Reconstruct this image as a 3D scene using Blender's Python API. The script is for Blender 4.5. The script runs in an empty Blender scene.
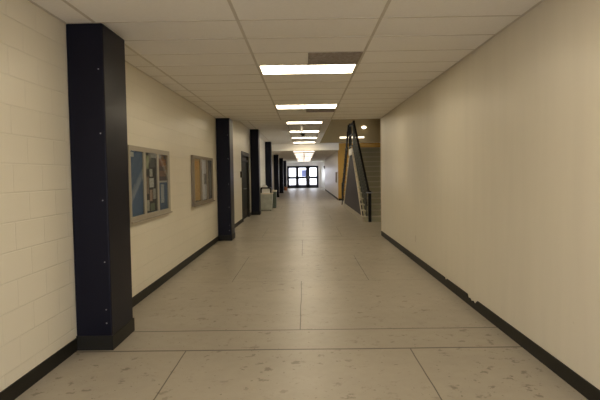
import bpy, math, random
from mathutils import Matrix, Vector
random.seed(7)
S = bpy.context.scene
C = S.collection

# ------------------------------------------------------------------ measures (metres)
XL, XR = -2.028, 1.8743          # corridor walls
H, H2 = 2.8413, 3.24              # low and high ceilings
YB, YE = -2.5, 58.0               # back and far end of the corridor
YC = 12.86                        # end of the near right wall and of the low ceiling
YH = 29.5                         # low ceiling starts again
XF = 1.93                         # right wall past the stairs

# ------------------------------------------------------------------ materials
def new_mat(name):
    m = bpy.data.materials.new(name); m.use_nodes = True
    nt = m.node_tree; b = nt.nodes['Principled BSDF']
    return m, nt, b
def plain(name, col, rough=0.5, metal=0.0, spec=0.5, noise=0.0, nscale=6.0, bump=0.0, bscale=80.0):
    m, nt, b = new_mat(name)
    b.inputs['Base Color'].default_value = (*col, 1); b.inputs['Roughness'].default_value = rough
    b.inputs['Metallic'].default_value = metal; b.inputs['Specular IOR Level'].default_value = spec
    tc = nt.nodes.new('ShaderNodeTexCoord')
    if noise:
        n = nt.nodes.new('ShaderNodeTexNoise'); n.inputs['Scale'].default_value = nscale; n.inputs['Detail'].default_value = 4
        nt.links.new(tc.outputs['Object'], n.inputs['Vector'])
        mx = nt.nodes.new('ShaderNodeMix'); mx.data_type = 'RGBA'
        mx.inputs['A'].default_value = (*[c*(1-noise) for c in col], 1); mx.inputs['B'].default_value = (*[min(1, c*(1+noise)) for c in col], 1)
        nt.links.new(n.outputs['Fac'], mx.inputs['Factor']); nt.links.new(mx.outputs['Result'], b.inputs['Base Color'])
    if bump:
        n = nt.nodes.new('ShaderNodeTexNoise'); n.inputs['Scale'].default_value = bscale; n.inputs['Detail'].default_value = 3
        nt.links.new(tc.outputs['Object'], n.inputs['Vector'])
        bp = nt.nodes.new('ShaderNodeBump'); bp.inputs['Strength'].default_value = bump; bp.inputs['Distance'].default_value = 0.004
        nt.links.new(n.outputs['Fac'], bp.inputs['Height']); nt.links.new(bp.outputs['Normal'], b.inputs['Normal'])
    return m
def emit(name, col, strength):
    m, nt, b = new_mat(name)
    b.inputs['Base Color'].default_value = (0.8, 0.8, 0.78, 1)
    b.inputs['Emission Color'].default_value = (*col, 1); b.inputs['Emission Strength'].default_value = strength
    return m
class N:                                            # small expression builder for shader maths
    def __init__(s, nt): s.nt = nt
    def op(s, o, a, b=None, c=None):
        n = s.nt.nodes.new('ShaderNodeMath'); n.operation = o
        for i, v in enumerate((a, b, c)):
            if v is None: continue
            if isinstance(v, (int, float)): n.inputs[i].default_value = v
            else: s.nt.links.new(v, n.inputs[i])
        return n.outputs[0]
    def line(s, v, at, w): return s.op('LESS_THAN', s.op('ABSOLUTE', s.op('SUBTRACT', v, at)), w)
    def band(s, v, a, b): return s.op('MULTIPLY', s.op('GREATER_THAN', v, a), s.op('LESS_THAN', v, b))
    def any(s, *vs):
        r = vs[0]
        for v in vs[1:]: r = s.op('MAXIMUM', r, v)
        return r
    def noise(s, vec, scale, detail=3, rough=0.5):
        n = s.nt.nodes.new('ShaderNodeTexNoise'); n.inputs['Scale'].default_value = scale
        n.inputs['Detail'].default_value = detail; n.inputs['Roughness'].default_value = rough
        s.nt.links.new(vec, n.inputs['Vector']); return n.outputs['Fac']
    def ramp(s, v, a, b):
        n = s.nt.nodes.new('ShaderNodeMapRange'); n.inputs['From Min'].default_value = a; n.inputs['From Max'].default_value = b
        s.nt.links.new(v, n.inputs['Value']); return n.outputs[0]
    def mix(s, f, a, b):
        n = s.nt.nodes.new('ShaderNodeMix'); n.data_type = 'RGBA'
        for k, v in (('A', a), ('B', b)):
            if isinstance(v, tuple): n.inputs[k].default_value = (*v, 1)
            else: s.nt.links.new(v, n.inputs[k])
        if isinstance(f, (int, float)): n.inputs['Factor'].default_value = f
        else: s.nt.links.new(f, n.inputs['Factor'])
        return n.outputs['Result']

def floor_material():
    m, nt, b = new_mat('worn_concrete'); e = N(nt)
    tc = nt.nodes.new('ShaderNodeTexCoord'); sp = nt.nodes.new('ShaderNodeSeparateXYZ')
    P = tc.outputs['Object']; nt.links.new(P, sp.inputs[0]); X, Y = sp.outputs[0], sp.outputs[1]
    wob = e.op('MULTIPLY', e.op('SUBTRACT', e.noise(P, 1.3, 3), 0.5), 0.02)
    Xw, Yw = e.op('ADD', X, wob), e.op('ADD', Y, wob)
    t = e.op('FLOORED_MODULO', e.op('SUBTRACT', Yw, 4.52), 15.28)
    t2 = e.op('FLOORED_MODULO', e.op('ADD', e.op('SUBTRACT', Yw, 4.52), 0.5), 7.64)
    trans = e.any(e.line(t2, 0.5, 0.013), e.line(t2, 1.08, 0.011), e.line(t2, 3.44, 0.003), e.line(t2, 5.76, 0.003))
    rowB = e.any(e.band(t, 0.58, 2.94), e.band(t, 5.24, 7.64), e.band(t, 10.58, 12.9))
    rowA = e.any(e.band(t, 2.94, 5.24), e.band(t, 8.22, 10.58), e.band(t, 12.9, 15.28))
    mid = e.line(Xw, -0.06, 0.005); side = e.any(e.line(Xw, -1.05, 0.005), e.line(Xw, 0.9, 0.005))
    joint = e.any(trans, e.op('MULTIPLY', rowB, mid), e.op('MULTIPLY', rowA, side))
    big = e.ramp(e.noise(P, 0.7, 5, 0.6), 0.3, 0.7)
    fine = e.ramp(e.noise(P, 9.0, 6, 0.7), 0.25, 0.75)
    col = e.mix(e.op('ADD', e.op('MULTIPLY', big, 0.5), e.op('MULTIPLY', fine, 0.5)), FLOOR_A, FLOOR_B)
    sc = e.op('MULTIPLY', e.ramp(e.noise(P, 7.5, 4, 0.65), 0.595, 0.65), e.ramp(e.noise(P, 0.9, 2), 0.36, 0.55))
    col = e.mix(e.op('MULTIPLY', sc, 0.72), col, (0.14, 0.118, 0.085))
    sc2 = e.ramp(e.noise(P, 26.0, 3, 0.6), 0.66, 0.695)
    col = e.mix(e.op('MULTIPLY', sc2, 0.75), col, (0.12, 0.10, 0.07))
    col = e.mix(e.op('MULTIPLY', joint, 0.85), col, (0.05, 0.04, 0.03))
    nt.links.new(col, b.inputs['Base Color'])
    r = e.op('ADD', e.op('MULTIPLY', e.noise(P, 2.2, 5, 0.65), 0.26), 0.24)
    nt.links.new(r, b.inputs['Roughness']); b.inputs['Specular IOR Level'].default_value = 0.22
    bp = nt.nodes.new('ShaderNodeBump'); bp.inputs['Strength'].default_value = 0.25; bp.inputs['Distance'].default_value = 0.004
    nt.links.new(e.op('SUBTRACT', e.noise(P, 5, 3), e.op('MULTIPLY', joint, 0.6)), bp.inputs['Height'])
    nt.links.new(bp.outputs['Normal'], b.inputs['Normal'])
    return m
def block_material(name, col):
    m, nt, b = new_mat(name); e = N(nt)
    tc = nt.nodes.new('ShaderNodeTexCoord'); sp = nt.nodes.new('ShaderNodeSeparateXYZ'); cb = nt.nodes.new('ShaderNodeCombineXYZ')
    nt.links.new(tc.outputs['Object'], sp.inputs[0]); nt.links.new(sp.outputs[1], cb.inputs[0]); nt.links.new(sp.outputs[2], cb.inputs[1])
    br = nt.nodes.new('ShaderNodeTexBrick'); nt.links.new(cb.outputs[0], br.inputs['Vector'])
    br.inputs['Scale'].default_value = 1; br.inputs['Brick Width'].default_value = 0.4064; br.inputs['Row Height'].default_value = 0.2032
    br.inputs['Mortar Size'].default_value = 0.006; br.inputs['Mortar Smooth'].default_value = 0.55
    br.inputs['Color1'].default_value = (*col, 1); br.inputs['Color2'].default_value = (*[c*0.975 for c in col], 1)
    br.inputs['Mortar'].default_value = (*[c*0.95 for c in col], 1)
    nt.links.new(br.outputs['Color'], b.inputs['Base Color'])
    h = e.op('SUBTRACT', e.op('MULTIPLY', e.noise(tc.outputs['Object'], 55, 3), 0.05), br.outputs['Fac'])
    bp = nt.nodes.new('ShaderNodeBump'); bp.inputs['Strength'].default_value = 0.55; bp.inputs['Distance'].default_value = 0.004
    nt.links.new(h, bp.inputs['Height']); nt.links.new(bp.outputs['Normal'], b.inputs['Normal'])
    b.inputs['Roughness'].default_value = 0.30; b.inputs['Specular IOR Level'].default_value = 0.12
    return m
def plaster_material(name, col):
    m, nt, b = new_mat(name); e = N(nt)
    tc = nt.nodes.new('ShaderNodeTexCoord'); P = tc.outputs['Object']
    mp = nt.nodes.new('ShaderNodeMapping'); mp.inputs['Scale'].default_value = (1, 3.0, 0.35); nt.links.new(P, mp.inputs[0])
    streak = e.ramp(e.noise(mp.outputs[0], 1.6, 4), 0.3, 0.7)
    c = e.mix(streak, tuple(x*0.97 for x in col), tuple(min(1, x*1.02) for x in col))
    sp = nt.nodes.new('ShaderNodeSeparateXYZ'); nt.links.new(P, sp.inputs[0]); Y, Z = sp.outputs[1], sp.outputs[2]
    scuff = e.op('MULTIPLY', e.ramp(e.noise(P, 19, 3, 0.7), 0.69, 0.76), e.ramp(Z, 0.9, 0.2))
    nick = e.op('MULTIPLY', e.line(Y, 8.93, 0.02), e.line(Z, 0.40, 0.055))
    c = e.mix(e.op('MULTIPLY', e.any(scuff, nick), 0.4), c, (0.22, 0.17, 0.12))
    nt.links.new(c, b.inputs['Base Color'])
    bp = nt.nodes.new('ShaderNodeBump'); bp.inputs['Strength'].default_value = 0.12; bp.inputs['Distance'].default_value = 0.003
    nt.links.new(e.noise(P, 9, 4), bp.inputs['Height']); nt.links.new(bp.outputs['Normal'], b.inputs['Normal'])
    b.inputs['Roughness'].default_value = 0.34; b.inputs['Specular IOR Level'].default_value = 0.12
    return m
def glass_material(name='clear_glass', tint=(0.93, 0.95, 0.95)):
    m = bpy.data.materials.new(name); m.use_nodes = True; nt = m.node_tree; nt.nodes.clear()
    o = nt.nodes.new('ShaderNodeOutputMaterial'); mx = nt.nodes.new('ShaderNodeMixShader')
    t = nt.nodes.new('ShaderNodeBsdfTransparent'); t.inputs[0].default_value = (*tint, 1)
    g = nt.nodes.new('ShaderNodeBsdfGlossy'); g.inputs['Roughness'].default_value = 0.03
    f = nt.nodes.new('ShaderNodeLayerWeight'); e = N(nt)
    fr = e.op('ADD', e.op('MULTIPLY', e.op('POWER', f.outputs['Facing'], 5.0), 0.9), 0.03)
    nt.links.new(fr, mx.inputs[0]); nt.links.new(t.outputs[0], mx.inputs[1]); nt.links.new(g.outputs[0], mx.inputs[2]); nt.links.new(mx.outputs[0], o.inputs[0])
    return m
def sheet_material():
    m = bpy.data.materials.new('thin_blue_sheet'); m.use_nodes = True; nt = m.node_tree; nt.nodes.clear()
    o = nt.nodes.new('ShaderNodeOutputMaterial'); mx = nt.nodes.new('ShaderNodeMixShader'); mx.inputs[0].default_value = 0.5
    a = nt.nodes.new('ShaderNodeBsdfDiffuse'); a.inputs[0].default_value = (0.30, 0.34, 0.55, 1)
    b = nt.nodes.new('ShaderNodeBsdfTranslucent'); b.inputs[0].default_value = (0.16, 0.19, 0.36, 1)
    nt.links.new(a.outputs[0], mx.inputs[1]); nt.links.new(b.outputs[0], mx.inputs[2]); nt.links.new(mx.outputs[0], o.inputs[0])
    return m
def vent_material():
    m, nt, b = new_mat('dusty_vent_mesh'); e = N(nt); tc = nt.nodes.new('ShaderNodeTexCoord')
    c = e.mix(e.ramp(e.noise(tc.outputs['Object'], 22, 4, 0.7), 0.35, 0.7), (0.22, 0.18, 0.14), (0.42, 0.36, 0.30))
    nt.links.new(c, b.inputs['Base Color']); b.inputs['Roughness'].default_value = 0.8
    return m

FLOOR_A, FLOOR_B = (0.30, 0.268, 0.215), (0.38, 0.34, 0.275)
LIGHT = (1.0, 0.86, 0.62)
M = dict(
    floor=floor_material(),
    block=block_material('painted_block', (0.725, 0.68, 0.56)),
    plaster=plaster_material('painted_plaster', (0.66, 0.61, 0.50)),
    white=plain('white_paint', (0.80, 0.77, 0.73), 0.33, spec=0.2, noise=0.02),
    tile=plain('ceiling_tile', (0.84, 0.81, 0.75), 0.9, noise=0.05, nscale=40, bump=0.5, bscale=120),
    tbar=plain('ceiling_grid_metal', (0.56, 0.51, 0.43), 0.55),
    gyp=plain('gypsum_ceiling', (0.80, 0.76, 0.68), 0.8, noise=0.02),
    tan=plain('tan_paint', (0.34, 0.25, 0.115), 0.7, noise=0.04),
    yellow=plain('ochre_paint', (0.46, 0.25, 0.032), 0.5, noise=0.05),
    navy=plain('navy_steel', (0.0085, 0.0085, 0.015), 0.35, spec=0.10, noise=0.12, nscale=3),
    rubber=plain('black_rubber', (0.013, 0.012, 0.009), 0.5, spec=0.2, noise=0.15, nscale=5),
    alu=plain('dull_aluminium', (0.38, 0.34, 0.27), 0.42, metal=0.3, noise=0.05),
    bronze=plain('brown_frame', (0.22, 0.18, 0.13), 0.45, metal=0.3, noise=0.05),
    steel=plain('screw_steel', (0.4, 0.4, 0.42), 0.35, metal=1.0),
    felt=plain('blue_felt', (0.11, 0.165, 0.275), 0.9, noise=0.1, nscale=60),
    greyfelt=plain('grey_felt', (0.30, 0.27, 0.25), 0.9, noise=0.1, nscale=60),
    glass=glass_material(),
    vent=vent_material(), door_glass=glass_material('tinted_door_glass', (0.85, 0.85, 0.86)),
    lamp=emit('lamp_diffuser', LIGHT, 16.0),
    lamp_round=emit('round_lamp_glass', LIGHT, 6.0), lamp_dim=emit('dim_lamp_diffuser', LIGHT, 2.0), lamp_far=emit('far_lamp_diffuser', (1.0, 0.87, 0.76), 9.0), lamp_high=emit('bright_lamp_diffuser', LIGHT, 18.0),
    lamp_frame=plain('lamp_frame', (0.6, 0.56, 0.48), 0.5),
    doorgreen=plain('dark_green_door', (0.014, 0.017, 0.013), 0.5, spec=0.1, noise=0.08),
    doorframe=plain('dark_door_frame', (0.03, 0.025, 0.018), 0.5, spec=0.2, noise=0.08),
    black=plain('black_paint', (0.007, 0.007, 0.008), 0.45, spec=0.25),
    blackalu=plain('black_door_frame', (0.013, 0.014, 0.022), 0.35),
    purple=plain('dark_stair_panel', (0.034, 0.027, 0.035), 0.6, spec=0.3, noise=0.18, nscale=14),
    stone=plain('stair_terrazzo', (0.40, 0.375, 0.25), 0.55, noise=0.12, nscale=30),
    nosing=plain('stair_nosing', (0.54, 0.49, 0.37), 0.5, noise=0.05),
    cream=plain('cream_trim', (0.66, 0.58, 0.45), 0.5, noise=0.05),
    kerb=plain('grey_beige_kerb', (0.40, 0.35, 0.28), 0.5, noise=0.06),
    bin=plain('pale_grey_bin', (0.42, 0.43, 0.36), 0.5, noise=0.35, nscale=5),
    bindark=plain('dark_green_bin', (0.07, 0.09, 0.06), 0.5, noise=0.1),
    paper=plain('white_paper', (0.75, 0.73, 0.68), 0.7, noise=0.03),
    orange=plain('orange_plastic', (0.48, 0.17, 0.07), 0.5, noise=0.05),
    ground=plain('outdoor_paving', (0.62, 0.60, 0.62), 0.9, noise=0.1, nscale=0.5),
    plasticwhite=plain('white_plastic', (0.78, 0.75, 0.68), 0.4),
    sheet=sheet_material(),
    dome=plain('smoked_dome', (0.04, 0.035, 0.03), 0.15),
)

# ------------------------------------------------------------------ mesh helpers
class MB:
    def __init__(s): s.v, s.f = [], []
    def box(s, x0, x1, y0, y1, z0, z1):
        b = len(s.v)
        s.v += [(x0,y0,z0),(x1,y0,z0),(x1,y1,z0),(x0,y1,z0),(x0,y0,z1),(x1,y0,z1),(x1,y1,z1),(x0,y1,z1)]
        s.f += [tuple(b+i for i in q) for q in ((0,3,2,1),(4,5,6,7),(0,1,5,4),(1,2,6,5),(2,3,7,6),(3,0,4,7))]
        return s
    def hexa(s, lo, hi):                            # two quads (bottom, top), both counter-clockwise from above
        b = len(s.v); s.v += list(lo) + list(hi)
        s.f += [tuple(b+i for i in q) for q in ((0,3,2,1),(4,5,6,7),(0,1,5,4),(1,2,6,5),(2,3,7,6),(3,0,4,7))]
        return s
    def prism(s, pts, axis, a, b):                  # polygon pts extruded along axis from a to b
        def P(p, t):
            return {'x': (t, p[0], p[1]), 'y': (p[0], t, p[1]), 'z': (p[0], p[1], t)}[axis]
        o, n = len(s.v), len(pts)
        s.v += [P(p, a) for p in pts] + [P(p, b) for p in pts]
        s.f += [tuple(o+i for i in range(n)), tuple(o+n+i for i in reversed(range(n)))]
        s.f += [(o+i, o+n+i, o+n+(i+1) % n, o+(i+1) % n) for i in range(n)]
        return s
    def lathe(s, prof, seg=20, c=(0, 0, 0), axis='z'):
        o = len(s.v); n = len(prof)
        for r, z in prof:
            for k in range(seg):
                a = 2*math.pi*k/seg; p = (r*math.cos(a), r*math.sin(a), z)
                if axis == 'x': p = (p[2], p[0], p[1])
                if axis == 'y': p = (p[0], p[2], p[1])
                s.v.append((c[0]+p[0], c[1]+p[1], c[2]+p[2]))
        for i in range(n-1):
            for k in range(seg):
                s.f.append((o+i*seg+k, o+i*seg+(k+1) % seg, o+(i+1)*seg+(k+1) % seg, o+(i+1)*seg+k))
        s.f += [tuple(o+k for k in reversed(range(seg))), tuple(o+(n-1)*seg+k for k in range(seg))]
        return s
    def bar(s, a, b, w, h):                         # straight bar between two points, width w, height h
        a, b = Vector(a), Vector(b); d = (b-a).normalized()
        side = d.cross(Vector((0, 0, 1)))
        side = Vector((1, 0, 0)) if side.length < 1e-4 else side.normalized()
        up = side.cross(d)
        q = [(-w/2, -h/2), (w/2, -h/2), (w/2, h/2), (-w/2, h/2)]
        o = len(s.v)
        for e in (a, b): s.v += [tuple(e+side*i+up*j) for i, j in q]
        s.f += [tuple(o+i for i in f) for f in ((0,3,2,1),(4,5,6,7),(0,1,5,4),(1,2,6,5),(2,3,7,6),(3,0,4,7))]
        return s
    def build(s, name, m, parent=None, bevel=0.0, smooth=False, origin=None):
        import bmesh
        me = bpy.data.meshes.new(name)
        o3 = Vector(origin) if origin else Vector((0, 0, 0))
        me.from_pydata([tuple(Vector(v)-o3) for v in s.v], [], s.f); me.validate()
        bm = bmesh.new(); bm.from_mesh(me); bmesh.ops.recalc_face_normals(bm, faces=bm.faces); bm.to_mesh(me); bm.free()
        me.materials.append(m if not isinstance(m, str) else M[m])
        if smooth:
            for p in me.polygons: p.use_smooth = True
        o = bpy.data.objects.new(name, me); C.objects.link(o)
        if parent: o.parent = parent
        elif origin: o.location = o3
        if bevel:
            md = o.modifiers.new('bevel', 'BEVEL'); md.width = bevel; md.segments = 2; md.limit_method = 'ANGLE'
        return o
def tag(o, label, cat, group=None):
    o['label'] = label; o['category'] = cat; o['kind'] = 'thing'
    if group: o['group'] = group
    return o
def struct(o, label=None):
    o['kind'] = 'structure'
    if label: o['label'] = label
    return o
def empty(name, loc, label, cat, group=None):
    o = bpy.data.objects.new(name, None); C.objects.link(o); o.location = loc
    return tag(o, label, cat, group)
def kids(o): return [c for c in bpy.data.objects if c.parent == o]
def copy_tree(o, parent=None):
    c = o.copy(); C.objects.link(c)
    if parent: c.parent = parent
    for ch in kids(o): copy_tree(ch, c)
    return c

# ------------------------------------------------------------------ the room shell
DY0, DY1, DZ = 17.12, 19.18, 2.23                 # left door opening
struct(MB().box(-2.3, 5.0, YB-0.2, 60.0, -0.2, 0.0).build('floor', 'floor'), 'worn grey beige concrete floor with saw-cut joints')
# left wall: one profile with the door notch
struct(MB().prism([(YB, 0), (DY0, 0), (DY0, DZ), (DY1, DZ), (DY1, 0), (YE+0.2, 0), (YE+0.2, 3.7), (YB, 3.7)], 'x', XL-0.25, XL).build('wall_left', 'block'), 'cream painted block wall on the left')
struct(MB().prism([(XR, YB), (XR, YC), (4.6, YC), (4.6, YC-0.2), (XR+0.2, YC-0.2), (XR+0.2, YB)], 'z', 0, 3.7).build('wall_right', 'plaster'), 'smooth cream wall on the right')
struct(MB().box(4.6, 4.8, YC-0.2, 23.5, 0, 6.2).box(4.6, 4.8, 28.0, 29.9, 0, 6.2).box(4.6, 4.8, 23.5, 28.0, 0, 1.3).box(4.6, 4.8, 23.5, 28.0, 2.9, 6.2).build('wall_stairwell_right', 'plaster'))
struct(MB().prism([(XF, 29.9), (4.8, 29.9), (4.8, 30.1), (XF+0.2, 30.1), (XF+0.2, 30.2), (XF, 30.2)], 'z', 0, 3.24).build('wall_stairwell_back', 'yellow'), 'ochre yellow end wall behind the stairs')
struct(MB().prism([(XF, 30.2), (XF+0.2, 30.2), (XF+0.2, 49.0), (2.7, 49.0), (2.7, YE), (2.9, YE), (2.9, 49.2-0.4), (XF+0.4, 48.8), (XF+0.4, 30.2)][:0] or
              [(XF, 30.2), (XF+0.2, 30.2), (XF+0.2, 48.8), (2.9, 48.8), (2.9, 51.5), (2.7, 51.5), (2.7, 49.0), (XF, 49.0)], 'z', 0, 3.24).build('wall_right_far', 'white'), 'pale wall on the right beyond the stairs')
wd = struct(bpy.data.objects.new('added_window_1', None), 'added side glazing that lights the far end'); C.objects.link(wd); wd.location = (2.7, 51.5, 0)  # out-of-view glazing, added to flood the far end with daylight
wf = MB().box(0, 0.08, 0, YE-51.5, 0, 0.9).box(0, 0.08, 0, YE-51.5, 2.3, 3.24)
for i in range(6): wf.box(0, 0.08, i*(YE-51.5-0.08)/5, i*(YE-51.5-0.08)/5+0.08, 0.9, 2.3)
wf.build('window_frame', 'blackalu', wd)
MB().box(0.03, 0.036, 0.04, YE-51.5-0.04, 0.9, 2.3).build('glass_pane', 'glass', wd)
wd = struct(bpy.data.objects.new('window_2', None), 'window in the right wall of the stairwell'); C.objects.link(wd); wd.location = (4.7, 23.5, 1.3)
wf = MB().box(-0.04, 0.04, 0, 4.5, 0, 0.06).box(-0.04, 0.04, 0, 4.5, 1.54, 1.6)
for i in range(4): wf.box(-0.04, 0.04, i*4.44/3, i*4.44/3+0.06, 0.06, 1.54)
wf.build('window_frame', 'blackalu', wd)
MB().box(0, 0.006, 0.05, 4.45, 0.05, 1.55).build('glass_pane', 'glass', wd)
# back of the corridor behind the camera: unseen opening added to daylight the near walls
struct(MB().prism([(-2.3, 0), (-1.85, 0), (-1.85, 2.4), (1.7, 2.4), (1.7, 0), (2.1, 0), (2.1, 3.7), (-2.3, 3.7)], 'y', YB-0.2, YB).build('wall_back', 'block'))
# end wall with the glass entrance
EX0, EX1, EZ = -1.88, 1.56, 2.42
struct(MB().prism([(-2.3, 0), (EX0, 0), (EX0, EZ), (EX1, EZ), (EX1, 0), (2.9, 0), (2.9, 3.7), (-2.3, 3.7)], 'y', YE, YE+0.2).build('wall_end', 'white'), 'white end wall around the glass doors')
# ceilings
struct(MB().box(-2.3, XR+0.2, YB-0.2, YC, H, 3.9).build('ceiling', 'tile'), 'suspended ceiling of off-white tiles')
OX0, OY0, OY1 = 0.88, 16.6, 29.4
struct(MB().prism([(-2.3, YC), (4.8, YC), (4.8, OY0), (OX0, OY0), (OX0, OY1+0.05), (4.8, OY1+0.05), (4.8, 30.1), (XF+0.02, 30.1), (XF+0.02, YH), (-2.3, YH)], 'z', H2, H2+0.3).build('ceiling_high', 'tile'), 'raised tiled ceiling by the stairs')
struct(MB().prism([(-2.3, YH), (XF+0.02, YH), (XF+0.02, 30.2), (2.9, 30.2), (2.9, 60.0), (-2.3, 60.0)], 'z', H, H2+0.3).build('ceiling_far', 'gyp'), 'lower ceiling toward the far doors')
u = MB().box(OX0-0.2, OX0, OY0-0.2, OY1+0.2, H2+0.3, 6.2).box(OX0, 4.6, OY0-0.2, OY0, H2+0.3, 6.2).box(OX0, 4.6, OY1, OY1+0.2, H2, 6.2).box(OX0-0.2, 4.8, OY0-0.2, OY1+0.2, 6.2, 6.4)
struct(u.build('wall_upper_stairwell', 'tan'), 'tan walls of the stairwell above the ceiling opening')
struct(MB().box(OX0-0.25, OX0, OY0, OY1, H2-0.02, H2+0.0).build('trim_1', 'gyp'), 'pale strip along the ceiling opening')
# ceiling grids
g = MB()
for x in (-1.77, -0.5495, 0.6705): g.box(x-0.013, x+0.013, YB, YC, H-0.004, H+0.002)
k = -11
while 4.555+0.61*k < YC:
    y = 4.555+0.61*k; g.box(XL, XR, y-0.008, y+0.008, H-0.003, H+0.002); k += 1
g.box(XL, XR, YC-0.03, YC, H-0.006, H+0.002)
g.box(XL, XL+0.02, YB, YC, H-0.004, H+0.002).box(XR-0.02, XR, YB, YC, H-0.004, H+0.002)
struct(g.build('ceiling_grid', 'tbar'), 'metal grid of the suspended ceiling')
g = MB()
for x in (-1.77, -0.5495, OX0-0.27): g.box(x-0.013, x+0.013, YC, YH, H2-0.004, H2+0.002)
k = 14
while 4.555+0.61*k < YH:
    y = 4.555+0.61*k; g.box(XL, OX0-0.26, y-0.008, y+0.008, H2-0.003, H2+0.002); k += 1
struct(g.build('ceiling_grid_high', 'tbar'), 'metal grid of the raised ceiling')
# baseboards
bh, bt = 0.114, 0.010
def board(name, pts, x0, x1, lab=None): return struct(MB().prism(pts, 'x', x0, x1).build(name, 'rubber'), lab)
board('baseboard_left', [(YB, 0), (DY0-0.08, 0), (DY0-0.08, bh), (YB, bh)], XL, XL+bt, 'black rubber baseboard along the left wall')
board('baseboard_left_far', [(DY1+0.08, 0), (YE, 0), (YE, bh), (DY1+0.08, bh)], XL, XL+bt)
chip = [(YC, 0), (YC, bh), (7.05, bh), (7.01, 0.088), (6.96, 0.092), (6.93, bh), (6.06, bh), (6.02, 0.070), (5.97, 0.088), (5.91, 0.062),
        (5.85, 0.082), (5.79, 0.058), (5.74, 0.090), (5.70, bh), (YB, bh), (YB, 0)]
board('baseboard_right', chip, XR-bt, XR, 'black baseboard on the right wall with two chipped spots')
struct(MB().box(XR, 4.6, YC, YC+bt, 0, bh).build('baseboard_return', 'rubber'))
board('baseboard_right_far', [(30.2, 0), (49.0, 0), (49.0, bh), (30.2, bh)], XF-bt, XF)
struct(MB().box(XF-0.0, 4.6, 29.9-bt, 29.9, 0, bh).build('baseboard_stairwell', 'rubber'))
struct(MB().box(XR-0.012, XR+0.02, YC-0.03, YC+0.012, bh, 3.2).build('trim_2', 'cream'), 'cream corner strip at the end of the right wall')
struct(MB().box(-60, 60, 60.0, 160, -0.25, -0.05).box(-60, 60, -120, YB-0.2, -0.25, -0.05).build('ground', 'ground'), 'pale paving outside the glass doors')

# ------------------------------------------------------------------ glass entrance at the far end
d = struct(bpy.data.objects.new('door_1', None), 'black framed glass entrance doors at the far end'); C.objects.link(d)
d.location = (0, YE, 0)
x0, x1 = EX0, EX1
mull = [(-0.77, 0.32), (0.40, 0.42)]               # centre, width
f = MB()
f.box(x0, x0+0.22, -0.03, 0.09, 0, EZ).box(x1-0.22, x1, -0.03, 0.09, 0, EZ).box(x0, x1, -0.03, 0.09, EZ-0.22, EZ).box(x0, x1, -0.03, 0.09, 0, 0.34)
for c, w in mull: f.box(c-w/2, c+w/2, -0.03, 0.09, 0, EZ)
f.box(x0, x1, -0.03, 0.09, 1.01, 1.26)
f.build('door_frame', 'blackalu', d)
xs = [x0+0.22, mull[0][0]-mull[0][1]/2, mull[0][0]+mull[0][1]/2, mull[1][0]-mull[1][1]/2, mull[1][0]+mull[1][1]/2, x1-0.22]
for i in range(3):
    for z0, z1 in ((0.34, 1.01), (1.26, EZ-0.22)):
        MB().box(xs[2*i], xs[2*i+1], 0.02, 0.028, z0, z1).build('glass_pane', 'door_glass', d)
for sx in (-1, 1):
    h = MB().bar((0.40+sx*0.06, -0.08, 0.98), (0.40+sx*0.06, -0.08, 1.3), 0.03, 0.03)
    h.box(0.40+sx*0.06-0.012, 0.40+sx*0.06+0.012, -0.08, -0.03, 0.99, 1.02).box(0.40+sx*0.06-0.012, 0.40+sx*0.06+0.012, -0.08, -0.03, 1.26, 1.29)
    h.build('door_handle', 'steel', d)
sh = MB(); sh.v = [(-0.28, YE+0.015, 1.27), (0.23, YE+0.015, 1.27), (0.23, YE+0.015, 1.98), (-0.28, YE+0.015, 1.98)]; sh.f = [(0, 1, 2, 3)]
tag(sh.build('glass_mounted_sheet', 'sheet'), 'blue-grey sheet fixed on the upper middle pane of the far glass doors', 'notice')

# ------------------------------------------------------------------ dark door on the left
d = struct(bpy.data.objects.new('door_2', None), 'dark green door with brown frame in the left wall'); C.objects.link(d)
d.location = (XL, DY0, 0); W = DY1-DY0
f = MB().box(-0.12, 0.025, -0.07, 0.05, 0, DZ+0.07).box(-0.12, 0.025, W-0.05, W+0.07, 0, DZ+0.07).box(-0.12, 0.025, 0.05, W-0.05, DZ-0.06, DZ+0.07).box(-0.12, 0.0, 0.05, W-0.05, 1.98, 2.04)
f.build('door_frame', 'doorframe', d)
MB().box(-0.10, -0.06, 0.05, W-0.05, 2.04, DZ-0.06).build('transom_panel', 'doorframe', d)
for i in range(2):
    y0 = 0.055+i*(W-0.1)/2; lf = MB().box(-0.10, -0.055, y0, y0+(W-0.1)/2-0.01, 0.01, 1.98).build('door_leaf', 'doorgreen', d)
    yy = y0+((W-0.1)/2-0.10 if i == 0 else 0.08)
    MB().bar((-0.055, yy, 1.05), (0.0, yy, 1.05), 0.03, 0.03).bar((0.0, yy-0.015, 1.05), (0.0, yy+0.12*(1 if i else -1), 1.05), 0.025, 0.025).build('door_handle', 'steel', lf)
    MB().box(-0.055, -0.052, y0+0.05, y0+(W-0.1)/2-0.06, 0.08, 0.3).build('kick_plate', 'doorframe', lf)
t = empty('wall_mounted_reader', (XL, 16.78, 1.44), 'small dark box on the wall just before the dark green door', 'wall box')
MB().box(0.002, 0.05, -0.09, 0.09, 0, 0.20).build('housing', 'doorframe', t, bevel=0.008)
MB().box(0.05, 0.055, -0.05, 0.05, 0.05, 0.16).build('face_plate', 'black', t)

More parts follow.
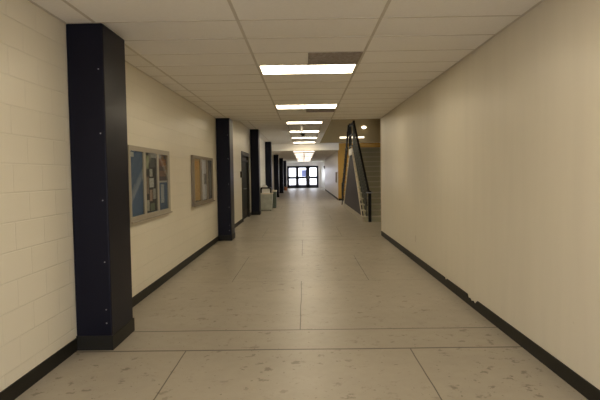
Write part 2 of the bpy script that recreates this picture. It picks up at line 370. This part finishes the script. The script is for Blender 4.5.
# ------------------------------------------------------------------ columns
CXR = -1.712; CW = CXR-XL
def make_column(y, hz, label):
    t = empty('column', (XL+0.003, y, 0), label, 'column', 'navy columns along the left wall')
    MB().box(0, CW, 0, 0.57, 0, hz).build('shaft', 'navy', t, bevel=0.012)
    MB().prism([(0, -0.009), (CW+0.009, -0.009), (CW+0.009, 0.579), (0, 0.579)], 'z', 0.0, 0.13).build('base_strip', 'rubber', t, bevel=0.003)
    for z in (0.24, 0.36, 0.78, 1.32, 1.9, 2.45):
        MB().lathe([(0.006, 0.0), (0.006, -0.003), (0.003, -0.005)], 10, (CW-0.045, 0, z), 'y').build('screw', 'steel', t)
    return t
col_low = make_column(4.56, H-0.001, 'nearest navy column, filling the left side beside the blue-backed display case')
col_low2 = copy_tree(col_low); col_low2.location.y = 12.2; col_low2['label'] = 'second navy column, just past the brown-framed display case'
def far_col(y, hz, label):
    t = empty('column', (XL+0.003, y, 0), label, 'column', 'navy columns along the left wall')
    MB().box(0, CW, 0, 0.57, 0, hz).build('shaft', 'navy', t, bevel=0.012)
    MB().prism([(0, -0.009), (CW+0.009, -0.009), (CW+0.009, 0.579), (0, 0.579)], 'z', 0.0, 0.13).build('base_strip', 'rubber', t, bevel=0.003)
far_col(19.95, H2-0.001, 'third navy column, between the dark green door and the pale bin')
far_col(27.55, H2-0.001, 'fourth navy column, rising right behind the pale bin')
far_col(35.15, H-0.001, 'fifth navy column, first one under the lower far ceiling')
far_col(42.75, H-0.001, 'sixth navy column, second from the far glass doors')
far_col(50.35, H-0.001, 'farthest navy column, beside the small orange bucket')

# ------------------------------------------------------------------ display cases on the left wall
def display_case(y0, y1, z0, z1, panes, frame_m, felt_m, label, depth=0.045, sill=0.02):
    t = empty('display_case', (XL, y0, z0), label, 'display case', 'glass display cases on the left wall')
    W, Hh = y1-y0, z1-z0; e = 0.002
    MB().box(e, depth-0.022, 0.01, W-0.01, 0.01, Hh-0.01).build('backboard', felt_m, t)
    f = MB().box(e, depth, 0, W, 0, 0.05).box(e, depth, 0, W, Hh-0.06, Hh)
    prev = 0
    for a, b in panes:
        f.box(e, depth, prev, a-y0, 0.05, Hh-0.06); prev = b-y0
    f.box(e, depth, prev, W, 0.05, Hh-0.06)
    f.build('frame', frame_m, t, bevel=0.003)
    MB().box(e, depth+sill, -0.005, W+0.015, -0.02, 0.0).build('sill', frame_m, t, bevel=0.003)
    for a, b in panes:
        MB().box(depth-0.009, depth-0.005, a-y0, b-y0, 0.05, Hh-0.06).build('glass_pane', 'glass', t)
    for a, b in panes[1:]:
        MB().lathe([(0.009, 0), (0.009, 0.006), (0.005, 0.008)], 12, (depth, a-y0-0.03, Hh*0.5), 'x').build('lock', 'steel', t)
    return t
P1 = [(6.035, 6.52), (6.61, 7.12), (7.20, 7.68)]
display_case(5.985, 7.78, 1.005, 1.885, P1, 'alu', 'felt', 'silver three-pane display case with blue felt, just past the nearest column')
P2 = [(9.55, 10.08), (10.24, 10.74), (10.87, 11.33)]
display_case(9.42, 11.48, 0.985, 1.895, P2, 'bronze', 'greyfelt', 'brown-framed display case farther along, just before the second column', sill=0.025)
def paper(name, y0, y1, z0, z1, col, label, n=0.15, cat='poster', group=None, layer=1, k=[0]):
    k[0] += 1
    m = plain('paper_%d' % k[0], col, 0.75, noise=n, nscale=45)
    xx = XL+0.0245+0.0012*layer
    if group == 'papers in the brown-framed display case': y0, y1 = y0+0.13, y1+0.13
    else: z0, z1 = z0+0.02, z1+0.02
    return tag(MB().box(0, 0.0006, 0, y1-y0, 0, z1-z0).build(name, m), label, cat, group).__setattr__('location', (xx, y0, z0))
G1 = 'papers pinned in the silver display case'
paper('mounted_card', 6.06, 6.20, 1.735, 1.79, (0.60, 0.60, 0.58), 'small white card at the top of the empty blue left pane', cat='card', group=G1)
mid = [(6.615, 7.115, 1.04, 1.80, (0.05, 0.042, 0.038), 'dark backing sheet filling the middle pane of the silver case'),
       (6.66, 6.80, 1.60, 1.77, (0.24, 0.26, 0.16), 'olive photo at top left of the middle pane'),
       (6.85, 7.07, 1.62, 1.78, (0.13, 0.13, 0.12), 'dark grey photo at top right of the middle pane'),
       (6.82, 6.95, 1.50, 1.60, (0.52, 0.50, 0.44), 'pale square note high in the middle pane'),
       (6.80, 7.00, 1.36, 1.48, (0.62, 0.60, 0.55), 'white sheet at the centre of the middle pane'),
       (6.65, 6.77, 1.28, 1.50, (0.28, 0.20, 0.15), 'brown photo at left edge of the middle pane'),
       (6.80, 6.92, 1.18, 1.33, (0.45, 0.30, 0.22), 'reddish tan photo below the centre white sheet'),
       (6.95, 7.08, 1.20, 1.34, (0.40, 0.38, 0.34), 'grey photo low on the right of the middle pane'),
       (6.66, 6.78, 1.06, 1.20, (0.50, 0.47, 0.40), 'cream note at bottom left of the middle pane'),
       (6.82, 7.02, 1.05, 1.15, (0.20, 0.22, 0.15), 'dark green photo at bottom of the middle pane')]
for y0, y1, z0, z1, c, lab in mid: paper('mounted_photo' if 'photo' in lab else 'mounted_sheet', y0, y1, z0, z1, c, lab, 0.45, 'photo' if 'photo' in lab else 'paper', G1, 0 if 'backing' in lab else 1)
right = [(7.21, 7.67, 1.44, 1.80, (0.14, 0.105, 0.10), 'dark poster across the top of the right pane'),
         (7.27, 7.62, 1.64, 1.74, (0.26, 0.12, 0.09), 'dark red banner sheet upper in the right pane'),
         (7.27, 7.62, 1.50, 1.58, (0.30, 0.17, 0.12), 'rust brown banner sheet lower in the right pane'),
         (7.21, 7.67, 1.415, 1.44, (0.55, 0.52, 0.46), 'narrow white strip across the right pane'),
         (7.33, 7.50, 1.13, 1.39, (0.48, 0.50, 0.52), 'pale sheet on blue felt low in the right pane')]
for y0, y1, z0, z1, c, lab in right: paper('mounted_sheet', y0, y1, z0, z1, c, lab, 0.3, 'paper', G1, 0 if 'across the top' in lab else 1)
G2 = 'papers in the brown-framed display case'
for y0, y1, z0, z1, c, lab in [
        (9.44, 9.93, 1.06, 1.80, (0.44, 0.31, 0.20), 'orange tan paper filling the left pane of the brown case'),
        (9.50, 9.86, 1.64, 1.80, (0.46, 0.25, 0.14), 'orange header sheet at the top of the tan paper'),
        (10.16, 10.45, 1.08, 1.80, (0.36, 0.33, 0.31), 'grey paper in the middle pane of the brown case'),
        (10.46, 10.57, 1.12, 1.68, (0.07, 0.06, 0.055), 'narrow dark paper at the right of the middle pane'),
        (10.77, 11.0, 1.06, 1.82, (0.32, 0.25, 0.21), 'brown paper in the right pane of the brown case'),
        (11.0, 11.16, 1.10, 1.60, (0.42, 0.38, 0.34), 'light grey paper at the far edge of the brown case')]:
    paper('mounted_sheet', y0, y1, z0, z1, c, lab, 0.2, 'paper', G2, 2 if 'header' in lab else 1)

# ------------------------------------------------------------------ ceiling lights and vents
def ceiling_light(x, y, z, w, l, label, group, split=False, dm='lamp'):
    t = empty('ceiling_light', (x, y, z), label, 'ceiling light', group)
    f = MB().box(-w/2, w/2, -l/2, -l/2+0.03, -0.008, -0.001).box(-w/2, w/2, l/2-0.05, l/2, -0.008, -0.001)
    f.box(-w/2, -w/2+0.02, -l/2+0.03, l/2-0.05, -0.008, -0.001).box(w/2-0.02, w/2, -l/2+0.03, l/2-0.05, -0.008, -0.001)
    if split: f.box(-0.035, 0.035, -l/2+0.02, l/2-0.02, -0.008, -0.001)
    f.build('frame', 'lamp_frame', t)
    if split:
        for s in (-1, 1):
            a, b = sorted((s*0.035, s*(w/2-0.02))); MB().box(a, b, -l/2+0.02, l/2-0.02, -0.005, -0.001).build('diffuser', dm, t)
    else:
        MB().box(-w/2+0.02, w/2-0.02, -l/2+0.03, l/2-0.05, -0.005, -0.001).build('diffuser', dm, t)
    return t
LX = 0.0605
gn = 'recessed ceiling lights in the near ceiling'
for y, lab in ((-0.63, 'lit ceiling panel behind the viewpoint'), (3.03, 'lit ceiling panel overhead in front of the viewpoint'),
               (6.69, 'largest lit ceiling panel, nearest in view beside the big vent'), (10.35, 'second lit ceiling panel, just before the farther dark vent')):
    ceiling_light(LX, y, H-0.003, 1.19, 0.6, lab, gn)
gh = 'recessed lights in the raised ceiling'
for y, lab in ((14.01, 'lit panel of the raised ceiling hidden past the ceiling step'), (17.67, 'first visible lit panel in the raised ceiling, before the hanging box'),
               (21.33, 'lit panel in the raised ceiling just past the hanging box'), (24.99, 'third visible lit panel in the raised ceiling'), (28.65, 'last lit panel of the raised ceiling, nearest the lower beam')):
    ceiling_light(0.03, y, H2-0.003, 1.19, 0.6, lab, gh, dm='lamp_high')
gf = 'paired lights in the far low ceiling'
for i in range(7):
    y = 30.9+3.66*i
    ceiling_light(0.0, y, H-0.003, 1.25, 0.5, ('first', 'second', 'third', 'fourth', 'fifth', 'sixth', 'seventh')[i]+' paired light panel beyond the beam toward the far doors', gf, True, 'lamp_far')
t = empty('wall_strip_lamp', (2.67, OY1, 3.51), 'long strip lamp on the tan wall behind the stair railing tops', 'wall lamp', 'lamps on the wall above the stairs')
MB().box(-0.70, 0.70, -0.05, -0.002, -0.05, 0.06).build('housing', 'lamp_frame', t, bevel=0.005)
MB().prism([(-0.05, -0.045), (-0.09, -0.03), (-0.09, 0.04), (-0.05, 0.055)], 'x', -0.67, 0.67).build('diffuser', 'lamp_dim', t)
t = empty('wall_lamp', (3.34, OY1, 4.06), 'small oval lamp glowing on the tan wall above the stairs', 'wall lamp', 'lamps on the wall above the stairs')
b = MB().lathe([(0.15, -0.002), (0.15, -0.03), (0.13, -0.04)], 24, (0, 0, 0), 'y').build('backplate', 'lamp_frame', t); b.scale = (1, 1, 0.6)
b = MB().lathe([(0.125, -0.04), (0.12, -0.07), (0.09, -0.10), (0.04, -0.115)], 24, (0, 0, 0), 'y').build('globe', 'lamp_round', t, smooth=True); b.scale = (1, 1, 0.6)
def ceiling_vent(x0, x1, y0, y1, label):
    t = empty('ceiling_vent', ((x0+x1)/2, (y0+y1)/2, H-0.003), label, 'air vent', 'dusty return vents in the near ceiling')
    w, l = (x1-x0)/2, (y1-y0)/2
    MB().box(-w, w, -l, -l+0.025, -0.008, -0.001).box(-w, w, l-0.025, l, -0.008, -0.001).box(-w, -w+0.025, -l+0.025, l-0.025, -0.008, -0.001).box(w-0.025, w, -l+0.025, l-0.025, -0.008, -0.001).build('frame', 'vent', t)
    MB().box(-w+0.025, w-0.025, -l+0.025, l-0.025, -0.004, -0.001).build('backing', 'vent', t)
    s = MB(); n = 14
    for i in range(n):
        yy = -l+0.04+(2*l-0.08)*i/(n-1); s.box(-w+0.025, w-0.025, yy-0.006, yy+0.006, -0.007, -0.004)
    s.build('grille', 'vent', t)
ceiling_vent(0.062, 0.655, 5.79, 6.37, 'dusty brown square vent just in front of the largest ceiling panel')
ceiling_vent(0.062, 0.655, 10.67, 11.25, 'dark vent just past the second ceiling panel')

# small things on the raised ceiling
t = empty('hanging_sign_box', (-0.07, 18.4, H2), 'narrow white box hanging edge-on from the raised ceiling', 'sign box')
MB().box(-0.03, 0.03, 0, 0.34, -0.24, -0.03).build('housing', 'plasticwhite', t, bevel=0.006)
MB().box(-0.02, 0.08, 0.08, 0.22, -0.03, -0.001).build('ceiling_mount', 'dome', t)
MB().box(0.03, 0.04, 0.02, 0.32, -0.22, -0.05).build('face_panel', 'dome', t)
t = empty('ceiling_dome', (-0.03, 22.6, H2), 'small dark dome under the raised ceiling between lit panels', 'dome')
MB().lathe([(0.10, -0.001), (0.10, -0.03), (0.085, -0.035)], 20).build('base_ring', 'dome', t)
MB().lathe([(0.085, -0.035), (0.078, -0.07), (0.055, -0.10), (0.02, -0.115)], 20).build('dome_cover', 'dome', t, smooth=True)

# ------------------------------------------------------------------ the staircase
SX0, SX1 = 1.82, 4.58
RISE, RUN, NS = 0.178, 0.27, 14
YN = 16.45; YT = YN+RUN*(NS-1); YT2 = YT+1.25; YFAR = YT2+RUN*(NS-1); ZT = RISE*NS
st = empty('staircase', (SX0, YN, 0), 'staircase at the right with black railing and dark triangular side panel', 'staircase')
def rel(b): b.v = [(x-SX0, y-YN, z) for x, y, z in b.v]; return b
def step(y0, y1, k, front):
    z1 = RISE*(k+1); z0 = max(0, z1-0.40)
    s = rel(MB().box(SX0+0.05, SX1, y0, y1, z0, z1-0.03)).build('step', 'stone', st)
    a, b = (y0-0.02, y1) if front else (y0, y1+0.02)
    rel(MB().box(SX0-0.01, SX1, a, b, z1-0.03, z1)).build('nosing', 'nosing', s)
for k in range(NS-1): step(YN+RUN*k, YN+RUN*(k+1)+0.02, k, True)
for k in range(NS-1): step(YFAR-RUN*(k+1)-0.02, YFAR-RUN*k, k, False)
rel(MB().box(SX0+0.05, SX1, YT, YT2, ZT-0.25, ZT-0.03)).build('landing', 'stone', st)
rel(MB().box(SX0-0.02, SX1, YT-0.02, YT2+0.02, ZT-0.03, ZT)).build('landing_top', 'nosing', st)
rel(MB().box(SX0-0.02, SX0+0.05, YT-0.10, YT2+0.10, ZT-0.26, ZT-0.03)).build('landing_edge', 'white', st)
kz = 0.16; slope = RISE/RUN
def zs(y): return (y-YN)*slope if y < YT else (YFAR-y)*slope
pan = [(YN+kz/slope, kz), (YT-0.02, ZT-0.26), (YT2+0.02, ZT-0.26), (YFAR-kz/slope, kz)]
rel(MB().prism(pan, 'x', SX0+0.012, SX0+0.05)).build('side_panel', 'purple', st)
rel(MB().prism([(YN-0.02, 0), (YN+0.25, kz), (YFAR-0.25, kz), (YFAR+0.02, 0)], 'x', SX0-0.01, SX0+0.05)).build('base_kerb', 'kerb', st)
sw = 0.13
rel(MB().prism([(YN+0.05, 0), (YT-0.08, ZT-0.20), (YT+0.12, ZT-0.20), (YN+0.05+sw/slope+0.0, 0)], 'x', SX0-0.004, SX0+0.05)).build('stringer', 'cream', st)
rel(MB().prism([(YFAR-0.05, 0), (YT2+0.08, ZT-0.20), (YT2-0.12, ZT-0.20), (YFAR-0.05-sw/slope, 0)], 'x', SX0-0.004, SX0+0.05)).build('stringer', 'cream', st)
RX = 2.0; RH = 0.94
def railing(a, b, nbal, bm='baluster'):
    # a, b: (x, y, z) on the walking line at both ends
    a, b = Vector(a), Vector(b); up = Vector((0, 0, 1)); inn = Vector((-0.045, 0, 0))
    r = rel(MB().bar(a+up*RH, b+up*RH, 0.07, 0.075)).build('handrail', 'black', st)
    rel(MB().bar(a+inn+up*0.08, b+inn+up*0.08, 0.04, 0.04)).build('bottom_rail', 'black', r)
    rel(MB().bar(a+inn+up*RH*0.55, b+inn+up*RH*0.55, 0.03, 0.03)).build('middle_rail', 'black', r)
    for i in range(1, nbal):
        p = a+inn+(b-a)*(i/nbal)
        rel(MB().box(p.x-0.010, p.x+0.010, p.y-0.028, p.y+0.028, p.z+0.08, p.z+RH-0.02)).build('baluster', bm, r)
M['baluster'] = plain('grey_green_baluster', (0.065, 0.07, 0.055), 0.5)
XT, XO = 1.89, 1.80
railing((RX, YN+0.02, 0), (XT, YT, ZT), 24)
railing((XT, YT, ZT), (XT-0.03, YT2, ZT), 3)
railing((XO, YT2, ZT), (XO, YFAR-0.02, 0), 12, 'black')
for x, y, z0, z1 in ((RX+0.03, YN-0.02, 0, RH+0.03), (XT, YT, ZT, ZT+RH+0.08), (XT-0.04, YT2, ZT, ZT+RH+0.08), (XO-0.03, YFAR-0.25, 0.35, RH+0.15)):
    rel(MB().box(x-0.045, x+0.045, y-0.045, y+0.045, z0, z1)).build('newel_post', 'black', st, bevel=0.006)
rel(MB().box(RX-0.09, RX+0.11, YN-0.095, YN-0.075, RH-0.04, RH-0.005)).build('rail_bracket', 'steel', st)

# ------------------------------------------------------------------ bins and small things down the hall
t = empty('recycling_bin', (-1.63, 22.45, 0), 'pale grey bin with a dark arched hood, between third and fourth columns', 'bin')
MB().hexa([(-0.24,-0.22,0.02),(0.24,-0.22,0.02),(0.24,0.22,0.02),(-0.24,0.22,0.02)], [(-0.27,-0.25,0.70),(0.27,-0.25,0.70),(0.27,0.25,0.70),(-0.27,0.25,0.70)]).build('body', 'bin', t, bevel=0.02)
MB().box(-0.285, 0.285, -0.265, 0.265, 0.70, 0.75).build('rim', 'cream', t, bevel=0.01)
hp = [(-0.23, 0.75), (-0.23, 0.93), (-0.20, 0.99), (0.20, 0.99), (0.23, 0.93), (0.23, 0.75), (0.17, 0.75), (0.17, 0.90), (0.14, 0.935), (-0.14, 0.935), (-0.17, 0.90), (-0.17, 0.75)]
MB().prism(hp, 'y', -0.2, 0.2).build('hood_frame', 'black', t)
MB().prism([(-0.17, 0.75), (-0.17, 0.90), (-0.14, 0.935), (0.14, 0.935), (0.17, 0.90), (0.17, 0.75)], 'y', -0.17, 0.17).build('hood_panel', 'paper', t)
for sx in (-0.18, 0.18):
    for sy in (-0.16, 0.16): MB().lathe([(0.03, 0.0), (0.03, 0.02)], 10, (sx, sy, 0)).build('foot', 'rubber', t)
t = empty('slim_bin', (-1.40, 24.2, 0), 'slim dark green bin with pale rim behind the pale grey bin', 'bin')
MB().hexa([(-0.09,-0.24,0.0),(0.09,-0.24,0.0),(0.09,0.24,0.0),(-0.09,0.24,0.0)], [(-0.11,-0.27,0.74),(0.11,-0.27,0.74),(0.11,0.27,0.74),(-0.11,0.27,0.74)]).build('body', 'bindark', t, bevel=0.015)
MB().box(-0.12, 0.12, -0.28, 0.28, 0.74, 0.80).build('rim', 'cream', t, bevel=0.01)
t = empty('white_paper_stack', (-1.70, 22.45, 0.99), 'small heap of white paper on the hood of the pale bin', 'paper')
p = MB()
for i in range(5): p.box(-0.12+0.01*i, 0.13-0.012*i, -0.1+0.01*i, 0.1, 0.001+0.018*i, 0.016+0.018*i)
p.build('sheets', 'paper', t)
t = empty('bucket', (-1.76, 49.85, 0), 'small orange bucket on the floor by the farthest navy column', 'bucket')
MB().lathe([(0.12, 0.0), (0.15, 0.30), (0.16, 0.31), (0.16, 0.34), (0.14, 0.34), (0.11, 0.03)], 20).build('body', 'orange', t)
hd = MB()
for i in range(8):
    a0, a1 = math.pi*i/8, math.pi*(i+1)/8
    hd.bar((0.155*math.cos(a0), 0, 0.31+0.10*math.sin(a0)), (0.155*math.cos(a1), 0, 0.31+0.10*math.sin(a1)), 0.012, 0.012)
hd.build('handle', 'steel', t)
t = empty('wall_notice_board', (XF, 31.0, 1.0), 'dark narrow frame on the pale wall just past the ochre wall', 'frame')
MB().box(-0.05, -0.002, 0, 0.9, 0, 0.62).box(-0.05, -0.002, 0, 0.9, 0.0, 0.02).build('frame', 'bronze', t, bevel=0.006)
MB().box(-0.054, -0.05, 0.05, 0.85, 0.05, 0.57).build('panel', 'greyfelt', t)
t = empty('wall_mounted_bell', (2.24, YE-0.002, 2.28), 'small dark bell on the end wall right of the glass doors', 'bell')
MB().lathe([(0.12, 0), (0.12, -0.03), (0.05, -0.06)], 16, (0, 0, 0), 'y').build('gong', 'dome', t)
MB().box(-0.05, 0.05, -0.04, 0, -0.22, -0.12).build('box', 'dome', t)
struct(MB().box(1.86, 2.02, YE-0.2, YE, 0, H).build('trim_3', 'white'), 'white post right of the glass doors')

# ------------------------------------------------------------------ daylight, camera, view
w = bpy.data.worlds.new('sky'); S.world = w; w.use_nodes = True
bg = w.node_tree.nodes['Background']; bg.inputs[0].default_value = (0.87, 0.90, 1.0, 1); bg.inputs[1].default_value = 6.5
f, pit, yaw, rol, hc = 527.027, -0.04897, -0.00873, -0.01444, 1.52356
cp, sp_, cy, sy, cr, sr = math.cos(pit), math.sin(pit), math.cos(yaw), math.sin(yaw), math.cos(rol), math.sin(rol)
F = Vector((sy*cp, cy*cp, sp_)); R = Vector((cy, -sy, 0)); U = R.cross(F)
R2 = R*cr+U*sr; U2 = U*cr-R*sr
cam = bpy.data.objects.new('camera', bpy.data.cameras.new('camera')); C.objects.link(cam)
cam.data.sensor_width = 36; cam.data.sensor_fit = 'HORIZONTAL'; cam.data.lens = 36*f/600; cam.data.clip_start = 0.05; cam.data.clip_end = 500
mw = Matrix((R2, U2, -F)).transposed().to_4x4(); mw.translation = (0, 0, hc); cam.matrix_world = mw
S.camera = cam
S.view_settings.view_transform = 'Standard'; S.view_settings.look = 'None'
S.view_settings.exposure = 0.0; S.view_settings.gamma = 1.0; S.view_settings.use_curve_mapping = False
S.cycles.max_bounces = 12; S.cycles.diffuse_bounces = 8; S.cycles.glossy_bounces = 4; S.cycles.transparent_max_bounces = 12
S.cycles.sample_clamp_indirect = 6.0
